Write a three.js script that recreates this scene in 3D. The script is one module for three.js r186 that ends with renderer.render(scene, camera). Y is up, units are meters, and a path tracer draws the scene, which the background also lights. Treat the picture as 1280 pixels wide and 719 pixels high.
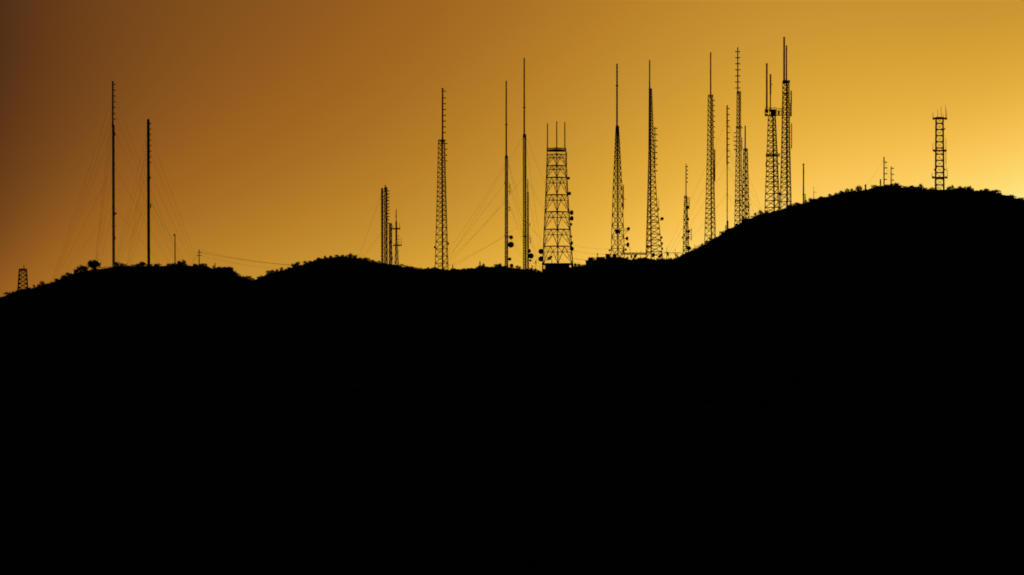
import * as THREE from 'three';
import { mergeGeometries } from 'three/addons/utils/BufferGeometryUtils.js';

// ---------------------------------------------------------------- camera, sky, sun, exposure
// Long telephoto from a facing knoll about as high as the ridge, level, lens shifted up: F is the focal length in photo pixels (photo 1280 x 719).
const F = 6667, EYE = 172.7, HORIZON = 420;
const scene = new THREE.Scene();
const camera = new THREE.PerspectiveCamera(2 * Math.atan(359.5 / F) * 180 / Math.PI, 1280 / 719, 1, 30000);
camera.position.set(0, EYE, 0);
camera.focus = 360; camera.userData.fStop = 2.1;      // the photograph is a touch soft
camera.setViewOffset(1280, 719, 0, -(HORIZON - 359.5), 1280, 719);

const SUN_AZ = 6.8, SUN_EL = 1.0;                    // degrees; the sun is just behind the hill's shoulder
const lin = v => Math.pow((v / 255 + 0.055) / 1.055, 2.4);
// green of the glow -> its red and blue (sRGB), read off the photograph's sky
const RAMP = [[0, 0, 0], [26, 40, 14], [48, 80, 22], [54, 94, 23], [70, 118, 26], [86, 140, 30], [97, 156, 31], [112, 169, 36], [131, 188, 42], [150, 203, 51], [166, 222, 56], [174, 228, 63], [182, 236, 71], [190, 245, 76], [199, 251, 89], [215, 253, 107], [222, 254, 116], [245, 255, 165]].map(c => c.map(lin));
function rampColour(G) {
  for (let i = 1; i < RAMP.length; i++) if (G <= RAMP[i][0] || i === RAMP.length - 1) {
    const t = Math.min(1, (G - RAMP[i - 1][0]) / (RAMP[i][0] - RAMP[i - 1][0]));
    return [RAMP[i - 1][1] + t * (RAMP[i][1] - RAMP[i - 1][1]), G, RAMP[i - 1][2] + t * (RAMP[i][2] - RAMP[i - 1][2])];
  }
}
function skyColour(az, el) {                          // after-sunset glow round the sun, fading to a dim dusk sky
  const d = Math.abs(((az - SUN_AZ + 540) % 360) - 180), dc = Math.min(d, 12.5), e0 = Math.abs(el), a = dc / 6 - 1, e = Math.min(Math.max(e0, 0.25), 3.7) - 1.735, A = a * a, B = A * a;
  let q = -1.05788 - 1.42497 * a - 0.46975 * A + 1.25565 * B + 0.18916 * A * A - 1.32747 * A * B + e * (-0.38306 - 0.02915 * a - 0.21035 * A + 0.10687 * B) + e * e * (0.04034 + 0.03838 * a + 0.05652 * A);
  q -= 0.5 * (d - dc) + 0.3 * Math.max(0, e0 - 3.7);
  const c = rampColour(Math.min(0.92, Math.exp(q))), k = Math.exp(-c[1] / 0.012);
  return [c[0] + 0.0036 * k, c[1] + 0.0042 * k, c[2] + 0.0065 * k];
}
const SW = 2048, SH = 1024, skyData = new Float32Array(SW * SH * 4);
for (let j = 0; j < SH; j++) for (let i = 0; i < SW; i++) {
  const el = ((j + 0.5) / SH - 0.5) * 180, th = ((i + 0.5) / SW - 0.5) * 360;   // th = atan2(z, x)
  const c = skyColour(th + 90, el), o = (j * SW + i) * 4;
  skyData[o] = c[0]; skyData[o + 1] = c[1]; skyData[o + 2] = c[2]; skyData[o + 3] = 1;
}
const sky = new THREE.DataTexture(skyData, SW, SH, THREE.RGBAFormat, THREE.FloatType);
sky.mapping = THREE.EquirectangularReflectionMapping; sky.magFilter = THREE.LinearFilter; sky.minFilter = THREE.LinearFilter;
sky.wrapS = THREE.RepeatWrapping; sky.needsUpdate = true;
scene.background = sky; scene.environment = sky;

const rad = d => d * Math.PI / 180;
const sun = new THREE.DirectionalLight(new THREE.Color(1, 0.62, 0.28), 0.35);
sun.target.position.set(0, 200, -2900); scene.add(sun.target);
sun.position.copy(sun.target.position).add(new THREE.Vector3(Math.sin(rad(SUN_AZ)) * Math.cos(rad(SUN_EL)), Math.sin(rad(SUN_EL)), -Math.cos(rad(SUN_AZ)) * Math.cos(rad(SUN_EL))).multiplyScalar(1500));
sun.castShadow = true; sun.shadow.mapSize.set(4096, 4096);
Object.assign(sun.shadow.camera, { left: -500, right: 500, top: 300, bottom: -300, near: 10, far: 4500 });
scene.add(sun);

const renderer = new THREE.WebGLRenderer({ antialias: true });
renderer.toneMapping = THREE.LinearToneMapping; renderer.toneMappingExposure = 1;
renderer.shadowMap.enabled = true;

// ---------------------------------------------------------------- helpers
let seed = 20240611;
const rnd = () => { seed |= 0; seed = seed + 0x6D2B79F5 | 0; let t = Math.imul(seed ^ seed >>> 15, 1 | seed); t = t + Math.imul(t ^ t >>> 7, 61 | t) ^ t; return ((t ^ t >>> 14) >>> 0) / 4294967296; };
const rr = (a, b) => a + (b - a) * rnd();
function hash(i, j) { let h = Math.imul(i, 374761393) + Math.imul(j, 668265263) | 0; h = Math.imul(h ^ h >>> 13, 1274126177); return ((h ^ h >>> 16) >>> 0) / 4294967296; }
function noise(x, y) {
  const i = Math.floor(x), j = Math.floor(y), u = x - i, v = y - j, s = u * u * (3 - 2 * u), t = v * v * (3 - 2 * v);
  return (hash(i, j) * (1 - s) + hash(i + 1, j) * s) * (1 - t) + (hash(i, j + 1) * (1 - s) + hash(i + 1, j + 1) * s) * t;
}
function fbm(x, y, n = 4) { let a = 0.5, s = 0, f = 1; for (let k = 0; k < n; k++) { s += a * (noise(x * f + k * 17.3, y * f - k * 9.1) - 0.5); a *= 0.5; f *= 2.07; } return s; }
const V = (x, y, z) => new THREE.Vector3(x, y, z);
const clamp = (v, a, b) => Math.min(b, Math.max(a, v));
const UP = V(0, 1, 0);
const used = {};
function numbered(n) { const k = used[n] = (used[n] ?? -1) + 1; return k ? n + '_' + String(k).padStart(3, '0') : n; }
function shadows(o) { o.castShadow = o.receiveShadow = true; return o; }
function part(parent, name, geo, m, label) { const o = shadows(new THREE.Mesh(geo, m)); o.name = name; if (label) o.userData.label = label; parent.add(o); return o; }
function tag(o, label, category, group) { o.userData.label = label; o.userData.category = category; if (group) o.userData.group = group; return o; }
const mg = list => mergeGeometries(list.map(g => { const h = g.index ? g.toNonIndexed() : g; h.deleteAttribute('uv'); return h; }));
function between(o, p, q, tx, tz) {                     // lays a unit-height geometry from p to q
  const d = q.clone().sub(p), L = d.length();
  o.position.copy(p).addScaledVector(d, 0.5); o.quaternion.setFromUnitVectors(UP, d.divideScalar(L)); o.scale.set(tx, L, tz ?? tx);
  return o;
}
const dummy = new THREE.Object3D();
function barGeo(p, q, t, sides = 0, t2) {               // bar of thickness t as geometry
  const g = sides ? new THREE.CylinderGeometry((t2 ?? t) / t * 0.5, 0.5, 1, sides) : new THREE.BoxGeometry(1, 1, 1);
  between(dummy, p, q, t); dummy.updateMatrix(); return g.applyMatrix4(dummy.matrix);
}
const UNIT_BAR = new THREE.BoxGeometry(1, 1, 1);

// ---------------------------------------------------------------- materials
function noiseTexture(n, f, base, spread, scale, seedo = 0) {
  const d = new Uint8Array(n * n * 4);
  for (let j = 0; j < n; j++) for (let i = 0; i < n; i++) {
    const per = (x, y) => { const u = x / n, v = y / n, w = (a, b) => fbm(a * scale / n + seedo, b * scale / n - seedo, 5); return w(x, y) * (1 - u) * (1 - v) + w(x - n, y) * u * (1 - v) + w(x, y - n) * (1 - u) * v + w(x - n, y - n) * u * v; };
    const k = f(per(i, j), hash(i + 91 * seedo, j)), o = (j * n + i) * 4;
    for (let c = 0; c < 3; c++) d[o + c] = clamp(base[c] + spread[c] * k, 0, 255);
    d[o + 3] = 255;
  }
  const t = new THREE.DataTexture(d, n, n); t.wrapS = t.wrapT = THREE.RepeatWrapping; t.magFilter = THREE.LinearFilter; t.minFilter = THREE.LinearMipmapLinearFilter; t.generateMipmaps = true;
  t.colorSpace = THREE.SRGBColorSpace; t.needsUpdate = true; return t;
}
const soilMap = noiseTexture(512, (a, h) => a * 1.6 + (h - 0.5) * 0.35, [104, 86, 68], [70, 62, 52], 18, 3);
const M = {
  soil: new THREE.MeshStandardMaterial({ map: soilMap, roughness: 1, vertexColors: true }),
  steel: new THREE.MeshStandardMaterial({ color: new THREE.Color().setRGB(0.22, 0.12, 0.085), roughness: 0.9, metalness: 0.1 }),
  redSteel: new THREE.MeshStandardMaterial({ color: new THREE.Color().setRGB(0.24, 0.07, 0.035), roughness: 0.75 }),
  darkSteel: new THREE.MeshStandardMaterial({ color: new THREE.Color().setRGB(0.10, 0.095, 0.09), roughness: 0.8 }),
  cable: new THREE.MeshStandardMaterial({ color: new THREE.Color().setRGB(0.03, 0.03, 0.03), roughness: 0.8 }),
  dish: new THREE.MeshStandardMaterial({ color: new THREE.Color().setRGB(0.30, 0.29, 0.28), roughness: 0.8 }),
  wood: new THREE.MeshStandardMaterial({ color: new THREE.Color().setRGB(0.09, 0.065, 0.045), roughness: 0.95 }),
  wall: new THREE.MeshStandardMaterial({ map: noiseTexture(128, (a, h) => a + (h - 0.5) * 0.2, [118, 108, 96], [40, 38, 34], 9, 7), roughness: 0.95 }),
  roof: new THREE.MeshStandardMaterial({ color: new THREE.Color().setRGB(0.14, 0.13, 0.12), roughness: 0.9 }),
  concrete: new THREE.MeshStandardMaterial({ color: new THREE.Color().setRGB(0.28, 0.26, 0.24), roughness: 0.95 }),
  leaf: new THREE.MeshStandardMaterial({ color: new THREE.Color().setRGB(0.055, 0.065, 0.028), roughness: 1, side: THREE.DoubleSide }),
  leafDry: new THREE.MeshStandardMaterial({ color: new THREE.Color().setRGB(0.09, 0.075, 0.04), roughness: 1, side: THREE.DoubleSide }),
  bark: new THREE.MeshStandardMaterial({ color: new THREE.Color().setRGB(0.07, 0.055, 0.042), roughness: 1 }),
  cactus: new THREE.MeshStandardMaterial({ color: new THREE.Color().setRGB(0.05, 0.075, 0.035), roughness: 0.9 }),
};

// ---------------------------------------------------------------- terrain
// Crest line read off the photograph: pixel column, pixel row of bare ground.
const CREST = [[-2600, 640], [-1400, 560], [-800, 505], [-400, 455], [-150, 410], [0, 373.7], [12, 368], [25, 363.7], [34, 362], [44, 360], [56, 355.6], [69, 353], [80, 347.8], [90, 343.5], [100, 341], [113, 338], [125, 336.3], [138, 334.4], [160, 332.8], [240, 332.6], [255, 333], [266, 336.2], [276, 337.6], [281, 335.2], [288, 337], [295, 341.2], [298, 345.2], [303, 347.6], [310, 349.6], [316, 351.2], [325, 348.2], [332, 344.6], [338, 341.4], [350, 339.4], [360, 335.8], [375, 332.4], [388, 328.2], [400, 325.2], [412, 322.4], [425, 320.8], [435, 321.1], [445, 322.8], [452, 324.5], [465, 327.4], [477, 329.8], [490, 330.8], [502, 333.9], [515, 335.7], [525, 336.9], [540, 336.5], [550, 336.9], [560, 338.1], [572, 338.1], [585, 337], [600, 335.4], [612, 334], [630, 333.9], [642, 335.7], [660, 337.4], [670, 338.9], [677, 340.8], [700, 341], [716, 334.5], [730, 333], [750, 329], [765, 325], [782, 324.6], [832, 324.9], [842, 323.9], [850, 320.7], [857, 316.5], [870, 311.4], [880, 306.4], [885, 303.9], [895, 297.6], [905, 290.8], [915, 285.1], [925, 279.5], [935, 274.5], [947, 269], [960, 265.8], [972, 263.6], [982, 261.1], [992, 257.8], [1005, 255.2], [1016, 250.3], [1025, 247.7], [1034, 247], [1047, 243.1], [1056, 240.8], [1070, 239.1], [1085, 237.6], [1092, 234.6], [1105, 232.5], [1112, 231.8], [1120, 233], [1127, 235.4], [1140, 234.8], [1155, 236.4], [1170, 237.6], [1195, 237.4], [1207, 237.8], [1220, 239.2], [1232, 239], [1240, 239.8], [1251, 243.2], [1270, 248], [1280, 250.2], [1350, 264], [1500, 290], [1800, 330], [2400, 400], [3600, 520]];
const DEPTH = [[-2600, 3700], [0, 3330], [150, 3270], [260, 3200], [330, 3080], [440, 3020], [600, 3000], [760, 2980], [860, 2910], [1000, 2830], [1140, 2790], [1280, 2770], [3600, 2600]];
function lerpTable(T, x, smooth) {
  let lo = 0, hi = T.length - 1;
  if (x <= T[0][0]) return T[0][1]; if (x >= T[hi][0]) return T[hi][1];
  while (hi - lo > 1) { const m = lo + hi >> 1; if (T[m][0] <= x) lo = m; else hi = m; }
  let t = (x - T[lo][0]) / (T[hi][0] - T[lo][0]); if (smooth) t = t * t * (3 - 2 * t);
  return T[lo][1] + t * (T[hi][1] - T[lo][1]);
}
const crestDepthPx = px => lerpTable(DEPTH, px, true);
const toX = (px, d) => (px - 640) * d / F, toY = (py, d) => EYE + (HORIZON - py) * d / F;
const crestY = CREST.map(([px, py]) => { const d = crestDepthPx(px); return [toX(px, d), Math.max(8, toY(py, d))]; });
const crestD = []; for (let px = -2600; px <= 3600; px += 10) { const d = crestDepthPx(px); crestD.push([toX(px, d), d]); }
const crestSoft = []; for (let x = -1800; x <= 1800; x += 6) { let s = 0, n = 0; for (let k = -30; k <= 30; k += 3) { s += lerpTable(crestY, x + k); n++; } crestSoft.push([x, s / n]); }
const crestBroad = crestSoft.map(([x], i) => { let q = 0, n = 0; for (let k = -22; k <= 22; k++) { const c = crestSoft[clamp(i + k, 0, crestSoft.length - 1)]; q += c[1]; n++; } return [x, q / n]; });
const dCrest = x => lerpTable(crestD, x);
function ground(x, z) {
  const u = -z - dCrest(x), s = Math.abs(u), w = clamp(s / 45, 0, 1), ww = w * w * (3 - 2 * w);
  const bw = clamp((s - 40) / 260, 0, 1), yc = lerpTable(crestY, x) * (1 - ww) + (lerpTable(crestSoft, x) * (1 - bw) + lerpTable(crestBroad, x) * bw) * ww;
  const k = u < 0 ? 0.34 : 0.26, drop = k * (Math.sqrt(s * s + 81) - 9);
  const spur = fbm(x / 110 + 5, z / 190, 5) * Math.min(s * 0.22, 60) + fbm(x / 14, z / 14, 3) * Math.min(0.5 + s * 0.03, 3.2);
  const fine = fbm(x / 3.1 + 40, z / 3.1, 3) * 0.55;
  const h = yc - drop + spur + fine, p = fbm(x / 90, z / 90, 4) * 0.8;
  const d = (h - p) / 14; return d > 12 ? h : d < -12 ? p : p + 14 * Math.log(1 + Math.exp(d)) * (1 - Math.exp(-Math.exp(d)));
}
{
  const xs = [], us = [];
  for (let x = -7000; x < -420; x += clamp((-x - 380) * 0.12, 4, 500)) xs.push(x);
  for (let x = -420; x <= 420; x += 0.95) xs.push(x);
  for (let x = 424; x < 7400; x += clamp((x - 380) * 0.12, 4, 500)) xs.push(x);
  const side = (max, out) => { let s = 0, st = 1.2; while (s < max) { s += st; st = Math.min(st * 1.055, 260); out.push(s); } };
  const f = [], b = []; side(5200, f); side(5600, b);
  for (let i = f.length - 1; i >= 0; i--) us.push(-f[i]); us.push(0); us.push(...b);
  const nx = xs.length, nu = us.length, pos = new Float32Array(nx * nu * 3), uv = new Float32Array(nx * nu * 2), col = new Float32Array(nx * nu * 3), idx = [];
  for (let j = 0; j < nu; j++) for (let i = 0; i < nx; i++) {
    const k = j * nx + i, x = xs[i], z = -(dCrest(x) + us[j]);
    pos.set([x, ground(x, z), z], k * 3); uv.set([x / 12, z / 12], k * 2);
    const t = fbm(x / 37, z / 37, 4), g = clamp(0.62 + t * 0.7, 0.3, 1);
    col.set([g, g * (0.97 + 0.12 * fbm(x / 60, z / 60 + 9, 2)), g * 0.92], k * 3);
    if (i && j) { const a = k, c = k - 1, e = k - nx, h = k - nx - 1; idx.push(h, c, e, e, c, a); }
  }
  const g = new THREE.BufferGeometry(); g.setAttribute('position', new THREE.BufferAttribute(pos, 3)); g.setAttribute('uv', new THREE.BufferAttribute(uv, 2)); g.setAttribute('color', new THREE.BufferAttribute(col, 3));
  g.setIndex(idx); g.computeVertexNormals();
  if (g.attributes.normal.getY(10) < 0) { for (let i = 0; i < idx.length; i += 3) { const t = idx[i]; idx[i] = idx[i + 1]; idx[i + 1] = t; } g.setIndex(idx); g.computeVertexNormals(); }
  const t = shadows(new THREE.Mesh(g, M.soil)); t.name = 'hills'; t.userData = { kind: 'structure', label: 'dark rounded desert hills and the plain before them' }; scene.add(t);
}

{
  const nr = 36, na = 48, pos = [], uv = [], col = [], idx = [];
  for (let j = 0; j <= nr; j++) for (let i = 0; i < na; i++) { const r = 620 * Math.pow(j / nr, 1.6), a = 2 * Math.PI * i / na, x = r * Math.cos(a), z = r * Math.sin(a), y = (EYE - 1.4) * Math.exp(-r * r / 39200) - 0.012 * r + (r > 30 ? fbm(x / 40, z / 40, 4) * 6 : 0); pos.push(x, y, z); uv.push(x / 12, z / 12); const g = clamp(0.62 + fbm(x / 37, z / 37, 4) * 0.7, 0.3, 1); col.push(g, g * 0.97, g * 0.92); if (j && true) { const k = j * na + i, k2 = j * na + (i + 1) % na; idx.push(k - na, k2 - na, k, k2 - na, k2, k); } }
  const g = new THREE.BufferGeometry(); g.setAttribute('position', new THREE.Float32BufferAttribute(pos, 3)); g.setAttribute('uv', new THREE.Float32BufferAttribute(uv, 2)); g.setAttribute('color', new THREE.Float32BufferAttribute(col, 3)); g.setIndex(idx); g.computeVertexNormals();
  const t = shadows(new THREE.Mesh(g, M.soil)); t.name = 'near_knoll'; t.userData = { kind: 'structure' }; scene.add(t);
}

// ---------------------------------------------------------------- a thing standing on the hill; its local axes count metres from its foot
class Thing {
  constructor(name, label, category, px, behind = 6, group, lift = 0) {
    this.px = px; this.d = crestDepthPx(px) + behind; this.S = this.d / F;
    const x = toX(px, this.d); this.g = new THREE.Group(); this.g.name = numbered(name);
    this.g.position.set(x, ground(x, -this.d) + lift, -this.d); tag(this.g, label, category, group); scene.add(this.g);
    this.py0 = HORIZON - (this.g.position.y - EYE) / this.S; this.fine = []; this.seg = [];
  }
  x(px) { return (px - this.px) * this.S; }
  y(py) { return (this.py0 - py) * this.S; }
  p(px, py, z = 0) { return V(this.x(px), this.y(py), z); }
  gy(x, z) { return ground(this.g.position.x + x, this.g.position.z + z) - this.g.position.y; }    // ground under a local point
  bar(name, p, q, t, m = M.steel, parent = this.g) {      // member: a part of its own when the photo can show it, else joined into the fine bracing
    if (p.distanceTo(q) / this.S < 7) { this.fine.push(barGeo(p, q, t)); this.fineM = m; return; }
    const o = part(parent, name, UNIT_BAR, m); between(o, p, q, t); return o;
  }
  flush(name = 'fine_bracing') { if (this.fine.length) { const o = part(this.g, name, mg(this.fine), this.fineM); o.userData.kind = 'stuff'; } this.fine = []; return this; }
  prof(T, py) {                                           // [radius px, centre px] at a row
    if (py <= T[0][0]) return [T[0][1], T[0][2]]; const e = T[T.length - 1]; if (py >= e[0]) return [e[1], e[2]];
    for (let i = 1; i < T.length; i++) if (py <= T[i][0]) { const t = (py - T[i - 1][0]) / (T[i][0] - T[i - 1][0]); return [T[i - 1][1] + t * (T[i][1] - T[i - 1][1]), T[i - 1][2] + t * (T[i][2] - T[i - 1][2])]; }
  }
  corner(L, k, py) { const [r, c] = this.prof(L.profile, py), a = rad(L.rot) + 2 * Math.PI * k / L.n; return V(this.x(c) + r * this.S * Math.cos(a), this.y(py), -r * this.S * Math.sin(a)); }
  // three- or four-legged lattice: profile rows run from top to foot
  lattice(o) {
    const L = { n: 3, rot: 37, leg: 0.72, brace: 0.4, diag: 0, step: () => 6, style: 'single', m: M.steel, ...o }, S = this.S; this.L = L; L.leg *= 1.42; L.brace *= 1.5; L.diag *= 1.35;
    const T = L.profile, top = T[0][0], foot = T[T.length - 1][0];
    for (let k = 0; k < L.n; k++) {
      const rows = T.map(t => t[0]), pts = rows.map(py => this.corner(L, k, py)), last = pts[pts.length - 1], dir = last.clone().sub(pts[pts.length - 2]).normalize();
      const gap = last.y - (this.gy(last.x, last.z) - 0.5); if (gap > 0) pts.push(last.clone().addScaledVector(dir, gap / -dir.y)); 
      const list = []; for (let i = 1; i < pts.length; i++) { const w = i / pts.length; list.push(barGeo(pts[i], pts[i - 1].clone(), L.leg * S * (0.85 + 0.15 * w), 6)); }
      part(this.g, 'leg', mg(list), L.m);
      const ft = pts[pts.length - 1].clone(); ft.y = this.gy(ft.x, ft.z);
      const f = part(this.g, 'footing', new THREE.CylinderGeometry(1, 1.15, 1.2, 8), M.concrete); f.position.copy(ft); f.scale.setScalar(Math.max(0.35, L.leg * S * 1.1));
    }
    const rows = []; let py = foot; while (py > top + 0.5) { rows.push(py); const st = L.step(py); py -= st; if (py - top < st * 0.45) break; } rows.push(top);
    for (let i = 0; i < rows.length; i++) for (let k = 0; k < L.n; k++) {
      const a = this.corner(L, k, rows[i]), b = this.corner(L, (k + 1) % L.n, rows[i]);
      if (i > 0) this.bar('horizontal_brace', a, b, L.brace * S, L.m);
      if (i + 1 < rows.length) {
        const c = this.corner(L, k, rows[i + 1]), d = this.corner(L, (k + 1) % L.n, rows[i + 1]);
        if (L.style === 'x') { this.bar('diagonal_brace', a, d, (L.diag || L.brace) * S, L.m); this.bar('diagonal_brace', b, c, (L.diag || L.brace) * S, L.m); }
        else if ((i + k) % 2 && L.style === 'zig') this.bar('diagonal_brace', b, c, (L.diag || L.brace) * S, L.m);
        else this.bar('diagonal_brace', a, d, (L.diag || L.brace) * S, L.m);
      }
    }
    return this;
  }
  feed(k, w = 0.5, top, foot, inset = 0.18) {              // cable run strapped inside one leg
    const L = this.L, T = L.profile, a = top ?? T[0][0], b = foot ?? T[T.length - 1][0], list = [];
    const pt = (py, s) => { const c = this.corner(L, k, py), ax = this.x(this.prof(L.profile, py)[1]); return V(c.x + (ax - c.x) * inset + s, c.y, c.z + (0 - c.z) * inset); };
    const rows = [a, ...T.map(t => t[0]).filter(p => p > a && p < b), b];
    for (const s of [-0.5, 0.5]) for (let i = 1; i < rows.length; i++) list.push(barGeo(pt(rows[i], s * w * this.S), pt(rows[i - 1], s * w * this.S), w * 0.62 * this.S, 5));
    part(this.g, 'feed_line', mg(list), M.cable); return this;
  }
  pole(px, top, foot, w0, o = {}) {                         // antenna pole with collars and optional bays
    const w = w0 * 1.35, S = this.S, z = o.z ?? 0, list = [barGeo(this.p(px, foot, z), this.p(px, top, z), w * S, 8, w * S * (o.taper ?? 0.82))];
    for (const j of o.joints ?? []) list.push(barGeo(this.p(px, j + 0.6, z), this.p(px, j - 0.6, z), w * S * 1.6, 8));
    if (o.cap) list.push(barGeo(this.p(px, top + 0.4, z), this.p(px, top - 0.4, z), w * S * 1.5, 8));
    const P = part(this.g, o.name ?? 'antenna_pole', mg(list), o.m ?? M.steel);
    for (const b of o.bays ?? []) this.bay(P, px, b, o.len ?? 4, o.side ?? 1, z);
    return P;
  }
  bay(parent, px, py, len, side, z = 0) {                   // one radiating element: boom, crossed dipoles, end ring
    const S = this.S, list = [];
    for (const s of side === 0 ? [-1, 1] : [side]) {
      const e = this.p(px + s * len * 0.82, py, z);
      list.push(barGeo(this.p(px, py, z), this.p(px + s * len, py, z), 1.05 * S));
      list.push(barGeo(V(e.x, e.y - 0.42 * S, e.z - 0.6 * S), V(e.x, e.y + 0.42 * S, e.z + 0.6 * S), 0.85 * S));
      list.push(barGeo(V(e.x, e.y + 0.42 * S, e.z - 0.6 * S), V(e.x, e.y - 0.42 * S, e.z + 0.6 * S), 0.85 * S));
    }
    part(parent, 'antenna_bay', mg(list), M.darkSteel);
  }
  bays(px, rows, len, side = 1, z = 0) { for (const r of rows) this.bay(this.g, px, r, len, side, z); return this; }
  near(px, py, z) {                                         // nearest point of the structure at that row
    if (!this.L) return this.p(this.px, py, 0);
    let best, bd = 1e9; for (let k = 0; k < this.L.n; k++) { const c = this.corner(this.L, k, py), q = Math.hypot(c.x - this.x(px), c.z - z); if (q < bd) { bd = q; best = c; } } return best;
  }
  dish(px, py, r, yaw = 80, z, label) {                      // drum-shaped microwave dish; yaw 0 looks along +x, 90 to the plain
    const S = this.S, zz = z ?? (this.near(px, py, 0).z * 0.6), c = this.p(px, py, zz), D = part(this.g, 'dish_antenna', DISH, M.dish, label);
    D.position.copy(c); D.rotation.y = rad(yaw); D.scale.setScalar(r * 1.15 * S);
    const e = this.near(px, py, zz), m = part(D, 'mount_arm', UNIT_BAR, M.steel);
    D.updateMatrix(); const inv = D.matrix.clone().invert(), a = c.clone().applyMatrix4(inv), b = e.clone().applyMatrix4(inv);
    if (b.distanceTo(a) > 0.2) between(m, a, b, 0.22); else m.scale.setScalar(0.2);
    return this;
  }
  panel(px, top, foot, w, z = 0, brackets = 2, solid = true) {   // upright panel antenna on stand-off brackets
    const S = this.S, P = part(this.g, 'panel_antenna', barGeo(this.p(px, foot, z), this.p(px, top, z), w * 1.55 * S, 8), M.dish);
    for (let i = 0; i < brackets; i++) { const py = top + (foot - top) * (i + 0.5) / brackets, q = this.near(px, py, z); const b = part(P, 'bracket', UNIT_BAR, M.steel); between(b, this.p(px, py, z), q, 0.42 * S); }
    return this;
  }
  whip(px, top, foot, w = 0.45, z = 0) { part(this.g, 'whip_antenna', barGeo(this.p(px, foot, z), this.p(px, top, z), w * 1.6 * this.S, 6, w * this.S), M.steel); return this; }
  platform(x0, x1, top, foot, rail = 0, zc = 0, depth) {      // deck frame with edge beams, joists and optional guard rail
    const S = this.S, D = (depth ?? (x1 - x0)) * S / 2, list = [], h = foot - top, cx = (x0 + x1) / 2;
    const y0 = this.y(foot), y1 = this.y(top), X0 = this.x(x0), X1 = this.x(x1);
    for (const y of [y0 + 0.2 * S, y1 - 0.2 * S]) { for (const z of [-D, D]) list.push(barGeo(V(X0, y, zc + z), V(X1, y, zc + z), 0.55 * S)); for (const x of [X0, X1]) list.push(barGeo(V(x, y, zc - D), V(x, y, zc + D), 0.55 * S)); }
    const n = Math.max(2, Math.round((x1 - x0) / 3)); for (let i = 0; i <= n; i++) { const x = X0 + (X1 - X0) * i / n; for (const z of [-D, D]) list.push(barGeo(V(x, y0, zc + z), V(x, y1, zc + z), 0.45 * S)); list.push(barGeo(V(x, y0 + 0.2 * S, zc - D), V(x, y0 + 0.2 * S, zc + D), 0.5 * S)); }
    if (h < 2.6 && (x1 - x0) > 8.6) list.push(new THREE.BoxGeometry(X1 - X0, 0.4 * S, 2 * D).translate((X0 + X1) / 2, (y0 + y1) / 2, zc));
    const P = part(this.g, 'platform', mg(list), M.steel);
    if (rail) { const rl = [], yr = this.y(top - rail); for (const z of [-D, D]) { rl.push(barGeo(V(X0, yr, zc + z), V(X1, yr, zc + z), 0.3 * S)); for (let i = 0; i <= n; i++) { const x = X0 + (X1 - X0) * i / n; rl.push(barGeo(V(x, y1, zc + z), V(x, yr, zc + z), 0.28 * S)); } } for (const x of [X0, X1]) rl.push(barGeo(V(x, yr, zc - D), V(x, yr, zc + D), 0.3 * S)); part(P, 'railing', mg(rl), M.steel); }
    return this;
  }
  guys(rows, radiusPx, rot, w = 0.065) {                     // three lanes of guy wires to anchors on the ground
    for (let k = 0; k < 3; k++) {
      const a = rad(rot + 120 * k), R = radiusPx * this.S, ax = R * Math.cos(a), az = -R * Math.sin(a), end = V(ax, this.gy(ax, az), az);
      rows.forEach((py, i) => {
        const st = this.near(this.px + Math.cos(a), py, az > 0 ? 1 : -1), q = end.clone().multiplyScalar(1).add(V(-Math.cos(a) * i * 0.9, 0, Math.sin(a) * i * 0.9)); q.y = this.gy(q.x, q.z) + 0.3;
        const pts = []; for (let s = 0; s <= 10; s++) { const t = s / 10, v = st.clone().lerp(q, t); v.y -= Math.sin(Math.PI * t) * st.distanceTo(q) * 0.012; pts.push(v); }
        const W = part(this.g, 'guy_wire', new THREE.TubeGeometry(new THREE.CatmullRomCurve3(pts), 14, w / 2, 4), M.cable);
        const A = part(W, 'anchor_block', new THREE.BoxGeometry(0.8, 0.9, 0.8), M.concrete); A.position.copy(q).y -= 0.3;
      });
    }
    return this;
  }
}
const DISH = new THREE.LatheGeometry([[0.001, -0.62], [0.22, -0.6], [0.24, -0.42], [0.5, -0.34], [0.8, -0.16], [0.97, 0.0], [1.0, 0.06], [1.0, 0.5], [0.96, 0.53], [0.5, 0.6], [0.001, 0.64]].map(([r, y]) => new THREE.Vector2(r, y)), 20).rotateZ(-Math.PI / 2);
const span = (a, b, n) => Array.from({ length: n }, (_, i) => a + (b - a) * i / (n - 1));
const tower = (label, px, behind, group, name = 'lattice_tower', category = 'tower') => new Thing(name, label, category, px, behind, group);

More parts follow.
